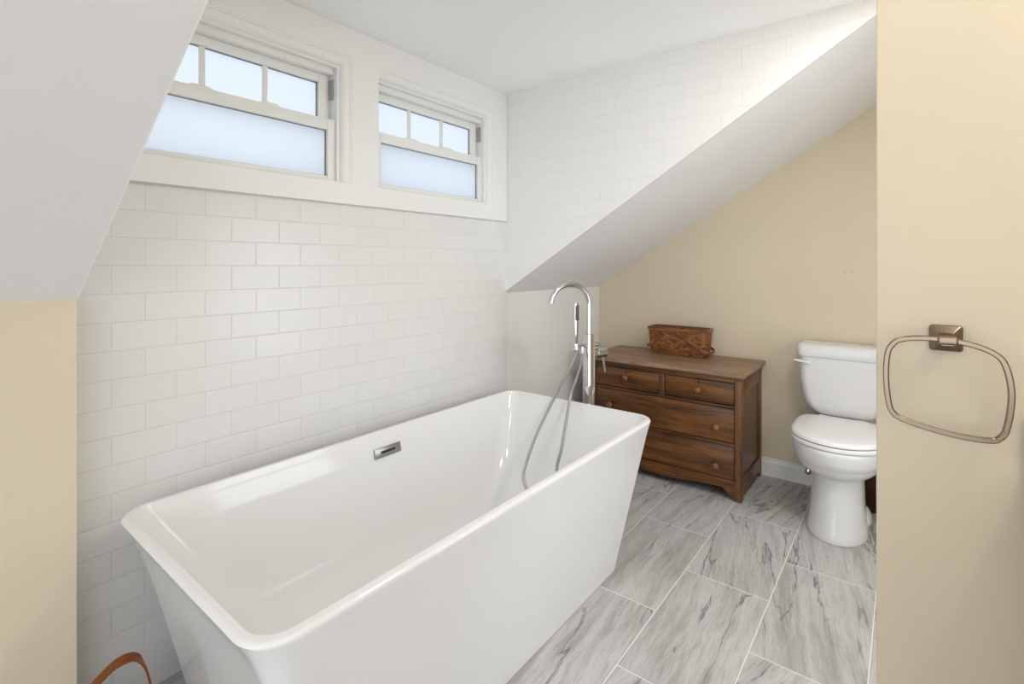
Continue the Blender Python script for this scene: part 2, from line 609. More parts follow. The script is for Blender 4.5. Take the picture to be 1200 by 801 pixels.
# baseboards
def base_x(x, y0, y1):
    t = 0.014
    return add_prism(bmesh.new(), [(x, y0, 0), (x - t, y0, 0), (x - t, y0, 0.078), (x - t * .55, y0, 0.090), (x - t * .5, y0, 0.100), (x, y0, 0.102)], (0, y1 - y0, 0))
struct('baseboard_right', base_x(XE, -0.74, YKR), 'trim', 'white baseboard along the end wall between dresser and toilet', 'baseboard')
bm = add_prism(bmesh.new(), [(XR + 0.02, YKR, 0), (XR + 0.02, YKR - 0.014, 0), (XR + 0.02, YKR - 0.014, 0.085), (XR + 0.02, YKR, 0.102)], (XE - 0.016 - XR - 0.02, 0, 0))
struct('baseboard_back', bm, 'trim', 'white baseboard along the knee wall behind the dresser', 'baseboard')

# window casing: boards round both openings, with a stepped inner moulding
CF = 1.712                                       # face of the boards
bm = bmesh.new()
add_box(bm, XL + 0.002, XR - 0.002, CF, D, 1.468, WZ0 + 0.002, bev=0.002)          # bottom board
add_box(bm, XL + 0.002, XR - 0.002, CF, D, 2.045, ZC, bev=0.002)                   # top board
add_box(bm, WX0[0] + WW + 0.036, XR - 0.002, CF, D, WZ0, 2.047, bev=0.002)         # right board
add_box(bm, WX0[1] + WW + 0.036, WX0[0], CF, D, WZ0, 2.047, bev=0.002)             # mullion board
add_box(bm, XL + 0.002, WX0[1], CF, D, WZ0, 2.047, bev=0.002)                      # left board
struct('trim_1', bm, 'trim', 'wide white casing boards framing both windows', 'trim')

for wi, x0 in enumerate(WX0):
    x1 = x0 + WW
    lab = ('right white frosted sash window nearest the tiled corner', 'left white frosted sash window beside the sloped ceiling')[wi]
    wn = bpy.data.objects.new('window_%d' % (2 - wi), None)
    COL.objects.link(wn)
    wn.location = (x0 + WW / 2, D, WZ0)
    wn['kind'] = 'structure'
    wn['label'] = lab
    wn['category'] = 'window'
    # moulding: quarter-round steps falling from the boards back to the jamb (right and top)
    bm = bmesh.new()
    n = 7
    prof = []
    for k in range(n + 1):
        a = PI / 2 * k / n
        prof.append((0.036 - 0.030 * math.sin(a), 0.003 + 0.024 * (1 - math.cos(a))))   # (away from opening, depth)
    prof = [(0.045, 0.001), (0.037, 0.0)] + prof + [(0.0, 0.03), (0.0, 0.05), (0.045, 0.05)]
    xr, zt = x1 - 0.009, 2.000
    r1 = [Vector((xr + u, CF + 0.001 + v, WZ0)) for u, v in prof]
    r2 = [Vector((xr + u, CF + 0.001 + v, zt + u)) for u, v in prof]
    r3 = [Vector((x0, CF + 0.001 + v, zt + u)) for u, v in prof]
    add_loft(bm, [r1, r2, r3])
    obj('moulding', bm, 'trim', wn, ang=25)
    # outer vinyl frame lining the opening
    bm = bmesh.new()
    f0, f1 = D + 0.012, D + 0.10
    add_box(bm, x0, x0 + 0.012, f0, f1, WZ0, WZ1, bev=0.001)
    add_box(bm, x1 - 0.012, x1, f0, f1, WZ0, WZ1, bev=0.001)
    add_box(bm, x0 + 0.012, x1 - 0.012, f0, f1, 1.998, WZ1, bev=0.001)
    add_box(bm, x0 + 0.012, x1 - 0.012, f0 + 0.02, f1, 1.974, 1.999, bev=0.003)
    add_box(bm, x0 + 0.012, x1 - 0.012, f0 - 0.004, f1, WZ0, 1.556, bev=0.002)
    obj('frame', bm, 'vinyl', wn)
    # grey balance track beside the upper sash
    for xx in (x0 + 0.0125, x1 - 0.0185):
        obj('track', B(xx, xx + 0.006, f0 + 0.022, f0 + 0.05, 1.88, 1.955), 'track', wn)
    # upper sash, set further out
    us0, us1 = D + 0.060, D + 0.092
    bm = bmesh.new()
    add_box(bm, x0 + 0.013, x0 + 0.030, us0, us1, 1.752, 1.974, bev=0.003)
    add_box(bm, x1 - 0.060, x1 - 0.018, us0, us1, 1.752, 1.974, bev=0.003)
    add_box(bm, x0 + 0.030, x1 - 0.060, us0, us1, 1.941, 1.974, bev=0.003)
    add_box(bm, x0 + 0.030, x1 - 0.060, us0, us1, 1.752, 1.785, bev=0.003)
    us = obj('upper_sash', bm, 'vinyl', wn)
    gx0, gx1 = x0 + 0.030, x1 - 0.060
    for k in (1, 2):
        xm = gx0 + (gx1 - gx0) * k / 3
        obj('muntin', B(xm - 0.009, xm + 0.009, us0 + 0.007, us0 + 0.016, 1.785, 1.941, bev=0.002), 'vinyl', us)
    obj('glass_pane', B(gx0 - 0.004, gx1 + 0.004, us0 + 0.017, us0 + 0.021, 1.780, 1.946), 'pane', us)
    bm = bmesh.new()
    for k in range(3):
        ga, gb = gx0 + (gx1 - gx0) * k / 3 + (0.009 if k else 0), gx0 + (gx1 - gx0) * (k + 1) / 3 - (0.009 if k < 2 else 0)
        add_box(bm, ga, gb, us0 + 0.012, us0 + 0.017, 1.9375, 1.9415)
    add_box(bm, gx1 - 0.004, gx1 + 0.0005, us0 + 0.012, us0 + 0.017, 1.785, 1.9415)
    obj('gasket_shade', bm, 'gasket_shade', us)  # strips on top and right edges only, painting shadow lines there
    # lower sash, nearer the room
    ls0, ls1 = D + 0.024, D + 0.056
    bm = bmesh.new()
    add_box(bm, x0 + 0.012, x0 + 0.044, ls0, ls1, 1.556, 1.794, bev=0.003)
    add_box(bm, x1 - 0.044, x1 - 0.0125, ls0, ls1, 1.556, 1.794, bev=0.003)
    add_box(bm, x0 + 0.044, x1 - 0.044, ls0, ls1, 1.752, 1.794, bev=0.003)
    add_box(bm, x0 + 0.044, x1 - 0.044, ls0, ls1, 1.556, 1.574, bev=0.003)
    ls = obj('lower_sash', bm, 'vinyl', wn)
    obj('glass_pane', B(x0 + 0.04, x1 - 0.04, ls0 + 0.017, ls0 + 0.021, 1.570, 1.756), 'pane', ls)
    bm = bmesh.new()
    add_box(bm, x0 + 0.044, x1 - 0.044, ls0 + 0.012, ls0 + 0.017, 1.7495, 1.7525)
    add_box(bm, x0 + 0.044, x1 - 0.044, ls0 + 0.012, ls0 + 0.017, 1.5735, 1.576)
    add_box(bm, x1 - 0.048, x1 - 0.0435, ls0 + 0.012, ls0 + 0.017, 1.574, 1.752)
    obj('gasket_shade', bm, 'gasket_shade', ls)  # gasket strips that double as painted shadow lines on the lower pane
    for xm in (x0 + 0.215, x0 + 0.435):
        bm = bmesh.new()
        add_prism(bm, [(xm - 0.040, ls0 + 0.004, 1.793), (xm - 0.026, ls0 + 0.004, 1.802), (xm + 0.026, ls0 + 0.004, 1.802), (xm + 0.040, ls0 + 0.004, 1.793)], (0, 0.022, 0), bev=0.001)
        obj('sash_lock', bm, 'vinyl', ls)

# ------------------------------------------------------------------ bathtub
TCX, TCY = 1.229, 1.2425
tub = thing('bathtub', 'white freestanding bathtub with flared sides under the windows', 'bathtub', (TCX, TCY, 0))
bm = bmesh.new()
rings = []
ZR = 0.580
for k in range(17):
    t = k / 16
    z = 0.003 + (0.566 - 0.003) * t
    e = (1 - 0.995 * t) ** 0.80
    xl, xr = 0.3855 + 0.155 * (1 - 0.995 * t) ** 0.72, 2.0725 - 0.216 * (1 - 0.995 * t) ** 0.88
    rings.append(rrect((xl + xr) / 2, TCY, (xr - xl) / 2, 0.4005 - 0.080 * e, 0.026 + 0.054 * t ** 4, z, 9))
for a in (0.25, 0.5, 0.75, 1.0):                       # rolled outer lip
    c, s = math.cos(a * PI / 2), math.sin(a * PI / 2)
    rings.append(rrect(TCX, TCY, 0.8345 + 0.0105 * c, 0.3905 + 0.0105 * c, 0.070 + 0.0105 * c, 0.568 + 0.012 * s, 9))
for a in (0.0, 0.33, 0.66, 1.0):                       # rolled inner lip
    c, s = math.cos(a * PI / 2), math.sin(a * PI / 2)
    rings.append(rrect(TCX, TCY, 0.822 - 0.008 * (1 - c), 0.378 - 0.008 * (1 - c), 0.062 - 0.006 * (1 - c), 0.580 - 0.012 * (1 - c) - 0.010 * s * a, 9))
inner = [(0.05, .012, .008, .058), (0.15, .036, .018, .06), (0.3, .074, .034, .065), (0.45, .108, .050, .075), (0.6, .140, .068, .09),
         (0.72, .172, .088, .105), (0.82, .206, .112, .12), (0.90, .246, .142, .13), (0.955, .292, .176, .13), (0.985, .340, .210, .125), (1.0, .40, .25, .10)]
for d, ox, oy, r in inner:
    rings.append(rrect(TCX, TCY, 0.814 - ox, 0.370 - oy, r, 0.560 - 0.425 * d, 9))
add_loft(bm, rings)
obj('tub_shell', bm, 'acrylic', tub, ang=60)
# overflow plate on the inner wall nearest the windows
ov = bmesh.new()
add_box(ov, -0.062, 0.062, -0.004, 0.004, -0.018, 0.018, bev=0.0015)
mt = Matrix.Translation((1.237, 1.5935, 0.506)) @ Matrix.Rotation(math.radians(-14), 4, 'X')
bmesh.ops.transform(ov, matrix=mt, verts=ov.verts)
ovo = obj('overflow_plate', ov, 'steel', tub)
sl = add_box(bmesh.new(), -0.034, 0.034, -0.0055, -0.0035, -0.0045, 0.0045, bev=0.0008)
bmesh.ops.transform(sl, matrix=mt, verts=sl.verts)
obj('overflow_slot', sl, 'black', ovo)
obj('drain', add_lathe(bmesh.new(), [(0.034, 0.1345), (0.034, 0.139), (0.028, 0.141)], (TCX, TCY, 0), 'z', 28), 'chrome', tub)

# ------------------------------------------------------------------ floor-standing tub filler
FX, FY = 2.17, 1.228
fd = Vector((-0.9397, 0.3420, 0))                            # spout direction
fs = Vector((0.3420, 0.9397, 0))
fil = thing('tub_filler', 'chrome floor standing tub filler with gooseneck spout between tub and dresser', 'faucet', (FX, FY, 0))
F0 = Vector((FX, FY, 0))
def fbox(a0, a1, b0, b1, z0, z1, bev):
    t = add_box(bmesh.new(), a0, a1, b0, b1, z0, z1, bev=bev)
    R = Matrix(((fd.x, fs.x, 0, FX), (fd.y, fs.y, 0, FY), (0, 0, 1, 0), (0, 0, 0, 1)))
    bmesh.ops.transform(t, matrix=R, verts=t.verts)
    bmesh.ops.recalc_face_normals(t, faces=t.faces)
    return t
obj('floor_flange', add_lathe(bmesh.new(), [(0.058, 0.001), (0.058, 0.008), (0.052, 0.014), (0.02, 0.015)], F0, 'z', 36), 'chrome', fil)
obj('column', fbox(-0.022, 0.022, -0.022, 0.022, 0.012, 0.892, 0.003), 'chrome', fil)
pts = [F0 + Vector((0, 0, 0.885)), F0 + Vector((0, 0, 0.96)), F0 + Vector((0, 0, 1.03))]
RA = 0.117
for k in range(1, 25):
    a = math.radians(172) * k / 24
    pts.append(F0 + fd * (RA - RA * math.cos(a)) + Vector((0, 0, 1.036 + 0.103 * math.sin(a))))
obj('spout', add_tube(bmesh.new(), pts, 0.0125, 18), 'chrome', fil, ang=50)
# bar: shower holder on the tub side, knob on the far side
bar = add_tube(bmesh.new(), [F0 + fd * 0.018 + Vector((0, 0, 0.836)), F0 + fd * 0.100 + Vector((0, 0, 0.836))], 0.010, 16)
obj('holder_bar', bar, 'chrome', fil)
kn = add_tube(bmesh.new(), [F0 - fd * 0.018 + Vector((0, 0, 0.836)), F0 - fd * 0.044 + Vector((0, 0, 0.836)), F0 - fd * 0.0445 + Vector((0, 0, 0.836)), F0 - fd * 0.062 + Vector((0, 0, 0.836))], [0.009, 0.009, 0.014, 0.014], 18)
obj('diverter_knob', kn, 'chrome', fil)
mx = add_tube(bmesh.new(), [F0 - fd * 0.016 + Vector((0, 0, 0.793)), F0 - fd * 0.045 + Vector((0, 0, 0.793)), F0 - fd * 0.0455 + Vector((0, 0, 0.793)), F0 - fd * 0.104 + Vector((0, 0, 0.793))], [0.021, 0.021, 0.0245, 0.0245], 24)
mxo = obj('mixer_valve', mx, 'chrome', fil)
lv = add_tube(bmesh.new(), [F0 - fd * 0.094 + Vector((0, 0, 0.776)), F0 - fd * 0.099 + Vector((0, 0, 0.735)), F0 - fd * 0.107 + Vector((0, 0, 0.692))], [0.006, 0.0052, 0.0042], 12)
obj('lever', lv, 'chrome', mxo)
HS = F0 + fd * 0.084                                  # hand shower axis
obj('holder_cup', add_tube(bmesh.new(), [HS + Vector((0, 0, 0.822)), HS + Vector((0, 0, 0.850))], 0.0145, 18), 'chrome', fil)
obj('hose_outlet', add_tube(bmesh.new(), [F0 + fd * 0.045 + Vector((0, 0, 0.834)), F0 + fd * 0.045 + Vector((0, 0, 0.800))], 0.0105, 16), 'chrome', fil)
hs = bmesh.new()
rg = []
for z, h in ((0.838, 0.009), (0.85, 0.010), (0.96, 0.0125), (1.040, 0.0135), (1.046, 0.0125)):
    rg.append([HS + fd * p.x + fs * p.y + Vector((0, 0, z)) for p in rrect(0, 0, h, h, h * 0.45, 0, 4)])
add_loft(hs, rg)
hso = obj('hand_shower', hs, 'chrome', fil)
sp = add_box(bmesh.new(), -0.010, 0.010, -0.0155, -0.0125, 0.964, 1.036, bev=0.001)
R = Matrix(((fd.x, fs.x, 0, HS.x), (fd.y, fs.y, 0, HS.y), (0, 0, 1, 0), (0, 0, 0, 1)))
bmesh.ops.transform(sp, matrix=R, verts=sp.verts)
bmesh.ops.recalc_face_normals(sp, faces=sp.faces)
obj('spray_face', sp, 'rubber', hso)
def at(px, py, F):                                     # a point of the hose, F metres in front of the camera
    u, v = (px - 600) / 586.8, -(py - 310.4) / 586.8
    return Vector((F * (u * math.sin(YAW) + math.cos(YAW)), F * (math.sin(YAW) - u * math.cos(YAW)), H + F * v))
hp = [HS + Vector((0, 0, 0.826)), HS + Vector((0.001, 0, 0.800)), at(668, 431, 2.43), at(655, 455, 2.42), at(640, 485, 2.33), at(626, 515, 2.22), at(616, 545, 2.10), at(613.5, 558, 2.04), at(617, 572, 1.97),
      (1.530, 1.070, 0.325), (1.590, 1.000, 0.300), (1.650, 1.000, 0.345), at(653, 554, 2.02), at(658, 525, 2.10), at(664, 490, 2.24), at(669, 462, 2.37), at(675, 445, 2.41), at(681, 425, 2.42),
      F0 + fd * 0.047 + Vector((0, 0, 0.785)), F0 + fd * 0.045 + Vector((0, 0, 0.802))]
obj('shower_hose', add_tube(bmesh.new(), catmull(hp, 14), 0.0066, 12, uv=True), 'hose', fil, ang=60)

# ------------------------------------------------------------------ dresser
X0, X1, Y0, Y1, ZT = 2.757, XE - 0.018, 0.668, 1.552, 0.672
ch = thing('dresser', 'old brown oak dresser with four drawers and round knobs', 'dresser', ((X0 + X1) / 2, (Y0 + Y1) / 2, 0))
bm = bmesh.new()
add_box(bm, X0 - 0.024, X1 + 0.002, Y0 - 0.022, Y1 + 0.022, 0.648, ZT, bev=0.005, seg=3)
obj('top', bm, 'oak_top', ch)
obj('cornice', B(X0 - 0.010, X1 - 0.004, Y0 - 0.009, Y1 + 0.009, 0.634, 0.648, bev=0.003), 'oak_y', ch)
ST = 0.034
for y0 in (Y0, Y1 - ST):                                # front stiles run to the floor as feet
    obj('stile', B(X0, X0 + 0.045, y0, y0 + ST, 0.002, 0.634, bev=0.003), 'oak_z', ch)
for y0 in (Y0, Y1 - 0.03):
    obj('rear_post', B(X1 - 0.045, X1, y0, y0 + 0.03, 0.002, 0.634, bev=0.002), 'oak_z', ch)
for y0, s in ((Y0, 1), (Y1, -1)):                       # framed side panels
    pnl = B(X0 + 0.04, X1 - 0.04, min(y0 + s * 0.010, y0 + s * 0.022), max(y0 + s * 0.010, y0 + s * 0.022), 0.08, 0.60)
    obj('side_panel', pnl, 'oak_z', ch)
    for z0, z1 in ((0.558, 0.634), (0.03, 0.112)):
        obj('side_rail', B(X0 + 0.045, X1 - 0.045, min(y0, y0 + s * 0.025), max(y0, y0 + s * 0.025), z0, z1, bev=0.002), wood('oak_grain_depth', 'x', srgb(124, 82, 46), srgb(76, 49, 28)) if z0 > .5 and s == 1 else 'oak_z', ch)
obj('back_panel', B(X1 - 0.010, X1 - 0.002, Y0 + 0.03, Y1 - 0.03, 0.03, 0.634), 'oak_z', ch)
obj('dust_panel', B(X0 + 0.03, X1 - 0.012, Y0 + 0.026, Y1 - 0.026, 0.085, 0.098), 'oak_z', ch)
ya, yb = Y0 + ST, Y1 - ST
for z0, z1 in ((0.614, 0.634), (0.480, 0.494), (0.284, 0.297), (0.094, 0.104)):
    obj('rail', B(X0 + 0.001, X0 + 0.040, ya, yb, z0, z1, bev=0.002), 'oak_y', ch)
YM = 1.091
dv = bmesh.new()
add_box(dv, X0 + 0.001, X0 + 0.040, YM - 0.013, YM + 0.013, 0.494, 0.614, bev=0.002)
add_box(dv, X0 - 0.003, X0 + 0.003, YM - 0.0045, YM + 0.0045, 0.494, 0.614, bev=0.0015)
obj('divider', dv, 'oak_z', ch)
# curved apron between the feet
ap = []
N = 40
for k in range(N + 1):
    t = k / N
    y = ya + (yb - ya) * t
    e = min(t, 1 - t) * (yb - ya)
    if e < 0.055:
        z = 0.012 + 0.050 * (e / 0.055) ** 1.6
    elif e < 0.13:
        s = (e - 0.055) / 0.075
        z = 0.062 - 0.004 * s
    else:
        s = min(1, (e - 0.13) / 0.25)
        z = 0.058 - 0.022 * (3 * s * s - 2 * s ** 3)
    ap.append((X0 + 0.004, y, z))
poly = ap + [(X0 + 0.004, yb, 0.094), (X0 + 0.004, ya, 0.094)]
obj('apron', add_prism(bmesh.new(), poly, (0.02, 0, 0)), 'oak_y', ch)
def knob(parent, y, z):
    prof = [(0.0085, X0 + 0.009), (0.0075, X0 + 0.002), (0.0085, X0 - 0.004), (0.0165, X0 - 0.010), (0.0190, X0 - 0.017), (0.0165, X0 - 0.023), (0.009, X0 - 0.027), (0.002, X0 - 0.028)]
    return obj('knob', add_lathe(bmesh.new(), prof, (0, y, z), 'x', 20), 'oak_knob', parent, ang=50)
def drawer(y0, y1, z0, z1, knobs, keyhole=None):
    bm = bmesh.new()
    add_box(bm, X0 + 0.007, X0 + 0.028, y0 + 0.003, y1 - 0.003, z0 + 0.003, z1 - 0.003, bev=0.003)
    add_box(bm, X0 + 0.028, X0 + 0.36, y0 + 0.012, y1 - 0.012, z0 + 0.012, z1 - 0.02)
    d = obj('drawer', bm, 'oak_y', ch)
    for y, z in knobs:
        knob(d, y, z)
    if keyhole:
        k = bmesh.new()
        add_lathe(k, [(0.0045, X0 + 0.0045), (0.0045, X0 + 0.009)], (0, keyhole[0], keyhole[1]), 'x', 12)
        add_box(k, X0 + 0.0045, X0 + 0.009, keyhole[0] - 0.0022, keyhole[0] + 0.0022, keyhole[1] - 0.011, keyhole[1])
        obj('keyhole', k, 'black', d)
drawer(ya, YM - 0.013, 0.494, 0.614, [(0.886, 0.556)], (0.886, 0.597))
drawer(YM + 0.013, yb, 0.494, 0.614, [(1.310, 0.560)], (1.310, 0.597))
drawer(ya, yb, 0.297, 0.480, [(0.792, 0.375), (1.413, 0.388)])
drawer(ya, yb, 0.104, 0.284, [(0.792, 0.170), (1.413, 0.180)])

# ------------------------------------------------------------------ woven basket on the dresser
bx, by = 3.118, 1.116
bk = thing('woven_basket', 'small rectangular brown woven basket with folded handles on dresser top', 'basket', (bx, by, ZT + 0.001))
zb = ZT + 0.001
bm = bmesh.new()
rings = []
sec = [(0.0, .058, .158), (0.008, .064, .166), (0.05, .069, .172), (0.10, .073, .177), (0.166, .077, .181)]
for h, hx, hy in sec:
    rings.append(rrect(bx, by, hx, hy, 0.022, zb + h, 5))
for h, hx, hy in reversed(sec[1:]):
    rings.append(rrect(bx, by, hx - 0.006, hy - 0.006, 0.018, zb + h + (0 if h > .01 else 0.0), 5))
add_loft(bm, rings)
obj('basket_body', bm, 'splint', bk)
rb = bmesh.new()
a = [rrect(bx, by, hx, hy, 0.024, z, 5) for z, hx, hy in ((zb + .148, .0785, .1825), (zb + .149, .0805, .1845), (zb + .166, .0815, .1855), (zb + .168, .0795, .1835), (zb + .168, .0715, .1755), (zb + .158, .0690, .1735))]
add_loft(rb, a, False, False)
obj('rim', rb, 'strap', bk, ang=25)
# two swing handles folded down round the ends: pivot on the long sides, bow round each short end
for piv, end in ((by + 0.085, by + 0.196), (by - 0.012, by - 0.200)):
    sgn = 1 if end > piv else -1
    zp, ze = zb + 0.142, zb + (0.052 if sgn > 0 else 0.040)
    # straps lean with the basket's tapering sides
    def fx(z):
        return 0.068 + (z - zb) * 0.09 + 0.0045
    ln = []
    yq = end - sgn * 0.028
    for t in (0, 0.5, 1):
        z = zp + (ze - zp) * t
        ln.append((bx - fx(z), piv + (yq - piv) * t, z))
    for t in (0.2, 0.4, 0.6, 0.8):
        an = PI * t
        ln.append((bx - (fx(ze)) * math.cos(an), yq + sgn * 0.030 * math.sin(an), ze - 0.010 * math.sin(an)))
    for t in (1, 0.5, 0):
        z = zp + (ze - zp) * t
        ln.append((bx + fx(z), piv + (yq - piv) * t, z))
    pth = catmull(ln, 6)
    hb = bmesh.new()
    def wdir(i, p, d, sgn=sgn):
        o = Vector(((p.x - bx) * 3.0, max(0, abs(p.y - by) - 0.155) * sgn * 9, 0.0)).normalized()   # outward
        return d.cross(o)
    add_strip(hb, pth, wdir, 0.017, 0.0045)
    h = obj('handle', hb, 'strap', bk)
    for sx in (-1, 1):
        obj('rivet', add_lathe(bmesh.new(), [(0.004, bx + sx * (fx(zp) + 0.001)), (0.004, bx + sx * (fx(zp) + 0.005))], (0, piv, zp), 'x', 10), 'oak_dark', h)

# ------------------------------------------------------------------ toilet (faces -X, tank against the end wall)
TY = 0.255
to = thing('toilet', 'white two piece toilet with closed lid beside the partition', 'toilet', (2.9, TY, 0))
def egg(ub, uf, hw, z, n=40, pf=2.0, pb=3.2):
    """closed outline; u is distance from the end wall. Round front, squarer back"""
    um = ub + (uf - ub) * 0.56
    out = []
    for k in range(n):
        a = 2 * PI * k / n
        c, s = math.cos(a), math.sin(a)
        p = pf if c > 0 else pb
        c2 = math.copysign(abs(c) ** (2 / p), c)
        s2 = math.copysign(abs(s) ** (2 / p), s)
        u = um + c2 * ((uf - um) if c > 0 else (um - ub))
        out.append(Vector((XE - u, TY + s2 * hw, z)))
    return out
bm = bmesh.new()
sec = [(0.002, .245, .636, .120), (0.012, .245, .637, .121), (0.035, .247, .631, .117), (0.08, .250, .618, .111), (0.15, .250, .606, .106), (0.22, .240, .600, .104),
       (0.268, .225, .600, .104), (0.276, .215, .604, .108), (0.280, .190, .618, .128), (0.290, .15, .636, .148), (0.305, .10, .651, .164), (0.322, .09, .660, .174), (0.336, .085, .664, .179), (0.339, .082, .667, .182),
       (0.360, .075, .672, .187), (0.385, .07, .675, .190), (0.404, .065, .675, .190), (0.411, .068, .671, .187), (0.414, .075, .663, .180)]
add_loft(bm, [egg(b_, f_, h_, z) for z, b_, f_, h_ in sec])
add_loft(bm, [rrect(XE - 0.155, TY, hx, hy, .03, z, 5) for z, hx, hy in ((.30, .08, .09), (.36, .115, .098), (.43, .12, .105), (.449, .118, .103))])
# trapway bulges low on both sides
for s in (-1, 1):
    t = bmesh.new()
    bmesh.ops.create_uvsphere(t, u_segments=20, v_segments=12, radius=1)
    merge(bm, t, Matrix.Translation((XE - 0.345, TY + s * 0.094, 0.035)) @ Matrix.Diagonal((0.10, 0.034, 0.050, 1)))
obj('bowl', bm, 'china', to, ang=50)
bm = bmesh.new()
add_loft(bm, [egg(b_, f_, h_, z, pb=3.5) for z, b_, f_, h_ in ((.4165, .225, .664, .180), (.418, .22, .669, .186), (.430, .22, .671, .188), (.4345, .223, .668, .185))])
obj('seat', bm, 'seat', to, ang=50)
bm = bmesh.new()
lid = [(.4385, .225, .664, .182), (.440, .215, .669, .187), (.450, .213, .669, .187), (.457, .216, .664, .182), (.4605, .23, .645, .165), (.4625, .27, .59, .12), (.463, .34, .50, .05)]
add_loft(bm, [egg(b_, f_, h_, z, pb=5) for z, b_, f_, h_ in lid])
obj('lid', bm, 'seat', to, ang=50)
for s in (-1, 1):
    obj('hinge', add_tube(bmesh.new(), [(XE - 0.222, TY + s * 0.075 - 0.022, 0.452), (XE - 0.222, TY + s * 0.075 + 0.022, 0.452)], 0.0085, 12), 'seat', to)
bm = bmesh.new()
tk = [(.450, .055, .115, .05), (.455, .07, .135, .05), (.475, .082, .155, .05), (.505, .089, .170, .045), (.55, .093, .182, .04), (.62, .095, .190, .036), (.70, .096, .194, .034), (.751, .0965, .195, .034)]
add_loft(bm, [rrect(XE - 0.112, TY, hx, hy, r, z, 7) for z, hx, hy, r in tk])
obj('tank', bm, 'china', to, ang=60)
bm = bmesh.new()
ld = [(.7515, .100, .199, .034), (.753, .105, .204, .036), (.762, .107, .206, .036), (.790, .106, .205, .036), (.806, .103, .202, .036), (.814, .096, .195, .034), (.818, .085, .184, .03)]
add_loft(bm, [rrect(XE - 0.112, TY, hx, hy, r, z, 7) for z, hx, hy, r in ld])
obj('tank_lid', bm, 'china', to, ang=60)
bm = bmesh.new()
xt = XE - 0.2085
add_lathe(bm, [(0.012, xt + 0.003), (0.013, xt - 0.004), (0.010, xt - 0.012), (0.003, xt - 0.014)], (0, TY + 0.150, 0.722), 'x', 18)
add_tube(bm, [(xt - 0.011, TY + 0.150, 0.722), (xt - 0.014, TY + 0.170, 0.724), (xt - 0.015, TY + 0.200, 0.728), (xt - 0.015, TY + 0.214, 0.729)], [0.008, 0.0075, 0.0068, 0.004], 12)
obj('flush_lever', bm, 'china', to, ang=50)

# supply valve by the baseboard
vy, vz = 0.424, 0.098
sv = thing('supply_valve', 'small chrome water supply valve on wall beside toilet base', 'valve', (XE, vy, vz))
obj('escutcheon', add_lathe(bmesh.new(), [(0.021, XE - 0.0145), (0.019, XE - 0.018), (0.008, XE - 0.020)], (0, vy, vz), 'x', 20), 'chrome', sv)
bm = add_tube(bmesh.new(), [(XE - 0.018, vy, vz), (XE - 0.068, vy, vz)], 0.0075, 14)
add_tube(bm, [(XE - 0.05, vy, vz), (XE - 0.05, vy, vz + 0.028)], 0.007, 12)
obj('valve_body', bm, 'chrome', sv)
obj('valve_handle', add_lathe(bmesh.new(), [(0.006, XE - 0.066), (0.015, XE - 0.070), (0.015, XE - 0.078), (0.006, XE - 0.082)], (0, vy, vz), 'x', 14), 'chrome', sv)
obj('supply_line', add_tube(bmesh.new(), catmull([(XE - 0.05, vy, vz + 0.026), (XE - 0.05, vy + 0.004, vz + 0.12), (XE - 0.075, vy - 0.02, vz + 0.25), (XE - 0.095, vy - 0.052, vz + 0.345)], 8), 0.0045, 10, uv=True), 'hose', sv)

# dark wooden bin tucked beyond the toilet
WB = thing('wooden_bin', 'dark brown wooden bin behind toilet at the partition edge', 'bin', (3.14, -0.03, 0))
bm = bmesh.new()
wx0, wx1, wy0, wy1 = 3.06, 3.205, -0.12, 0.170
for a_ in ((wx0, wx0 + 0.014, wy0, wy1), (wx1 - 0.014, wx1, wy0, wy1), (wx0 + 0.014, wx1 - 0.014, wy0, wy0 + 0.014), (wx0 + 0.014, wx1 - 0.014, wy1 - 0.014, wy1)):
    add_box(bm, *a_, 0.022, 0.265, bev=0.002)
add_box(bm, wx0 + 0.014, wx1 - 0.014, wy0 + 0.014, wy1 - 0.014, 0.022, 0.034)
obj('bin_body', bm, 'oak_dark', WB)
bm = add_box(bmesh.new(), wx0 - 0.005, wx1 + 0.004, wy0 - 0.005, wy1 + 0.005, 0.002, 0.03, bev=0.004)
obj('plinth', bm, 'oak_dark', WB)

# ------------------------------------------------------------------ towel ring on the partition
ty, tz = -0.056, 1.098
tr = thing('towel_ring', 'brushed nickel rounded square towel ring on beige partition', 'towel ring', (PX, ty, tz))
bm = bmesh.new()
pl = [(0.0, .0225), (0.003, .0235), (0.006, .0225), (0.0145, .0105), (0.048, .0085), (0.054, .0075)]
rg = []
for h, r in pl:
    q = rrect(0, 0, r, r, r * (0.12 if h > .006 else .22), 0, 4)
    rg.append([Vector((PX - h, ty + p.x, tz + p.y)) for p in q])
add_loft(bm, rg)
obj('wall_plate', bm, 'nickel', tr, ang=28)
bm = add_box(bmesh.new(), PX - 0.060, PX - 0.043, ty - 0.0135, ty + 0.0135, tz - 0.006, tz + 0.009, bev=0.003, seg=3)
obj('ring_clasp', bm, 'nickel', tr)
rp = [(.021, 1.084), (.006, 1.096), (-.033, 1.101), (-.080, 1.0965), (-.113, 1.084), (-.128, 1.064), (-.135, 1.018), (-.130, .965), (-.122, .945), (-.106, .937), (-.056, .9385), (.000, .950), (.019, .961), (.026, .982), (.0295, 1.026), (.0275, 1.066)]
RXX = PX - 0.051
cen = Vector((RXX, -0.053, 1.02))
ringp = catmull([(RXX, y, z) for y, z in rp], 7, closed=True)
bm = add_strip(bmesh.new(), ringp, lambda i, p, d: Vector((0, -d.z, d.y)), 0.0092, 0.0085, closed=True)
obj('ring', bm, 'nickel', tr, ang=40)

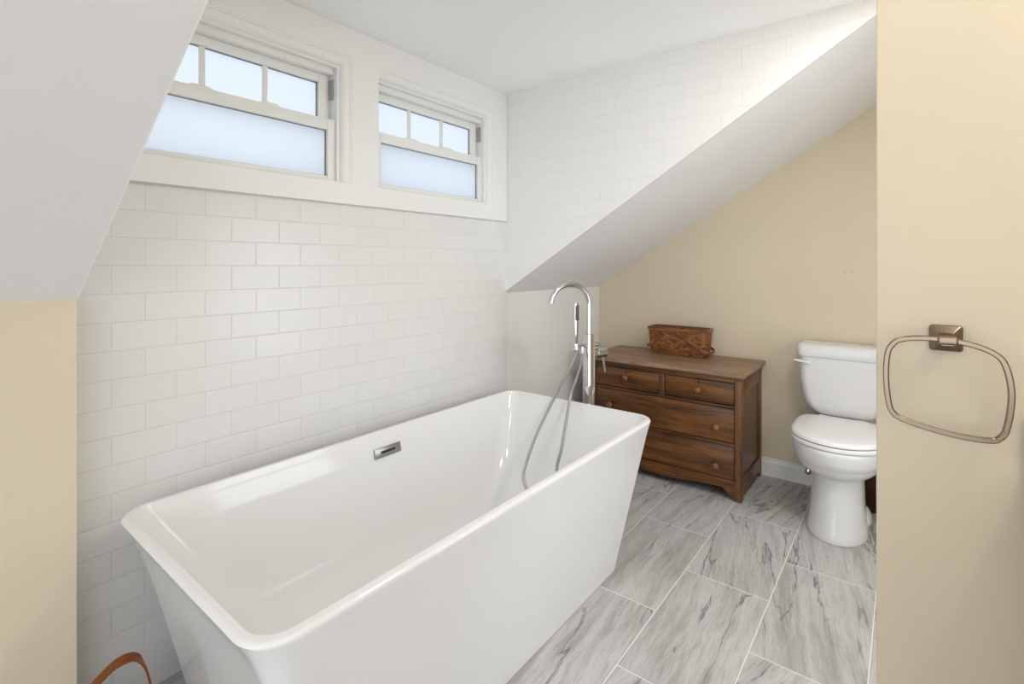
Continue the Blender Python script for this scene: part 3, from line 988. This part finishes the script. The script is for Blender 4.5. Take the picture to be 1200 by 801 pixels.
# ------------------------------------------------------------------ basket with leather handle left of the tub
lb = thing('floor_basket', 'basket with brown leather loop handle on floor left of tub', 'basket', (0.335, 1.37, 0))
bm = bmesh.new()
pr = [(0.080, 0.002), (0.092, 0.008), (0.100, 0.05), (0.105, 0.10), (0.107, 0.14), (0.100, 0.14), (0.098, 0.10), (0.093, 0.05), (0.083, 0.018), (0.02, 0.016)]
add_lathe(bm, pr, (0.335, 1.37, 0), 'z', 40)
obj('basket_body', bm, 'wicker', lb)
ax, cr = Vector((0.619, -0.785, 0)), Vector((0.785, 0.619, 0))
lp = [Vector((0.335, 1.37, 0)) + ax * u + Vector((0, 0, z)) for u, z in ((-.1085, .10), (-.105, .18), (-.092, .245), (-.068, .286), (-.043, .314), (-.014, .342), (.015, .3575), (.038, .3575), (.054, .341), (.0645, .311), (.072, .275), (.090, .19), (.1085, .10))]
bm = add_strip(bmesh.new(), catmull(lp, 7), lambda i, p, d: cr * 0.72 - ax * 0.70, 0.027, 0.004)
obj('handle', bm, 'leather', lb)

# ------------------------------------------------------------------ vanity just outside the right edge, and the lamps
va = thing('vanity', 'vanity with beige stone top and side splash against partition', 'vanity', (0.8, -0.45, 0))
obj('cabinet_body', B(0.42, 1.185, -0.745, -0.185, 0.09, 0.838, bev=0.003), 'cabinet', va)
obj('toe_kick', B(0.44, 1.185, -0.745, -0.25, 0.002, 0.09), 'cabinet', va)
obj('countertop', B(0.40, 1.197, -0.746, -0.158, 0.838, 0.874, bev=0.004), 'stone', va)
obj('side_splash', B(1.178, 1.198, -0.746, -0.158, 0.874, 0.975, bev=0.003), 'stone', va)
for xa, xb, hx in ((0.44, 0.797, 0.765), (0.803, 1.165, 0.835)):
    d = obj('door', B(xa, xb, -0.186, -0.168, 0.12, 0.82, bev=0.003), 'cabinet', va)
    obj('handle', add_tube(bmesh.new(), [(hx, -0.169, 0.66), (hx, -0.150, 0.66), (hx, -0.150, 0.76), (hx, -0.169, 0.76)], 0.004, 10), 'nickel', d)
for lx, ly, q, lab in ((LRX, LRY, 1.0, 'round recessed ceiling light above the tub'), (LAX, LAY, 2.4, 'wide round fill light added out of view on the alcove ceiling')):  # the second fixture is an added body for the alcove fill lamp
    rl = thing('recessed_light', lab, 'light', (lx, ly, ZC), 'recessed ceiling lights')
    obj('trim_ring', add_loft(bmesh.new(), [[Vector((lx + q * r * math.cos(2 * PI * k / 36), ly + q * r * math.sin(2 * PI * k / 36), z)) for k in range(36)] for r, z in ((0.085, ZC - 0.0005), (0.083, ZC - 0.006), (0.066, ZC - 0.009), (0.064, ZC - 0.002))], False, False), 'trim', rl)
    obj('lens', add_lathe(bmesh.new(), [(0.064 * q, ZC - 0.002), (0.064 * q, ZC - 0.004)], (lx, ly, 0), 'z', 36), 'lens', rl)
vl = thing('vanity_light', 'three shade wall light above the vanity', 'light', (0.55, -0.75, 1.98))
obj('back_plate', B(0.27, 0.83, -0.749, -0.725, 1.95, 2.01, bev=0.004), 'nickel', vl)
for xx in (0.36, 0.55, 0.74):
    arm = obj('arm', add_tube(bmesh.new(), [(xx, -0.726, 1.98), (xx, -0.64, 1.98)], 0.008, 12), 'nickel', vl)
    obj('shade', add_lathe(bmesh.new(), [(0.025, 2.01), (0.05, 1.99), (0.055, 1.93), (0.045, 1.90), (0.02, 1.89)], (xx, -0.625, 0), 'z', 24), 'shade', arm)
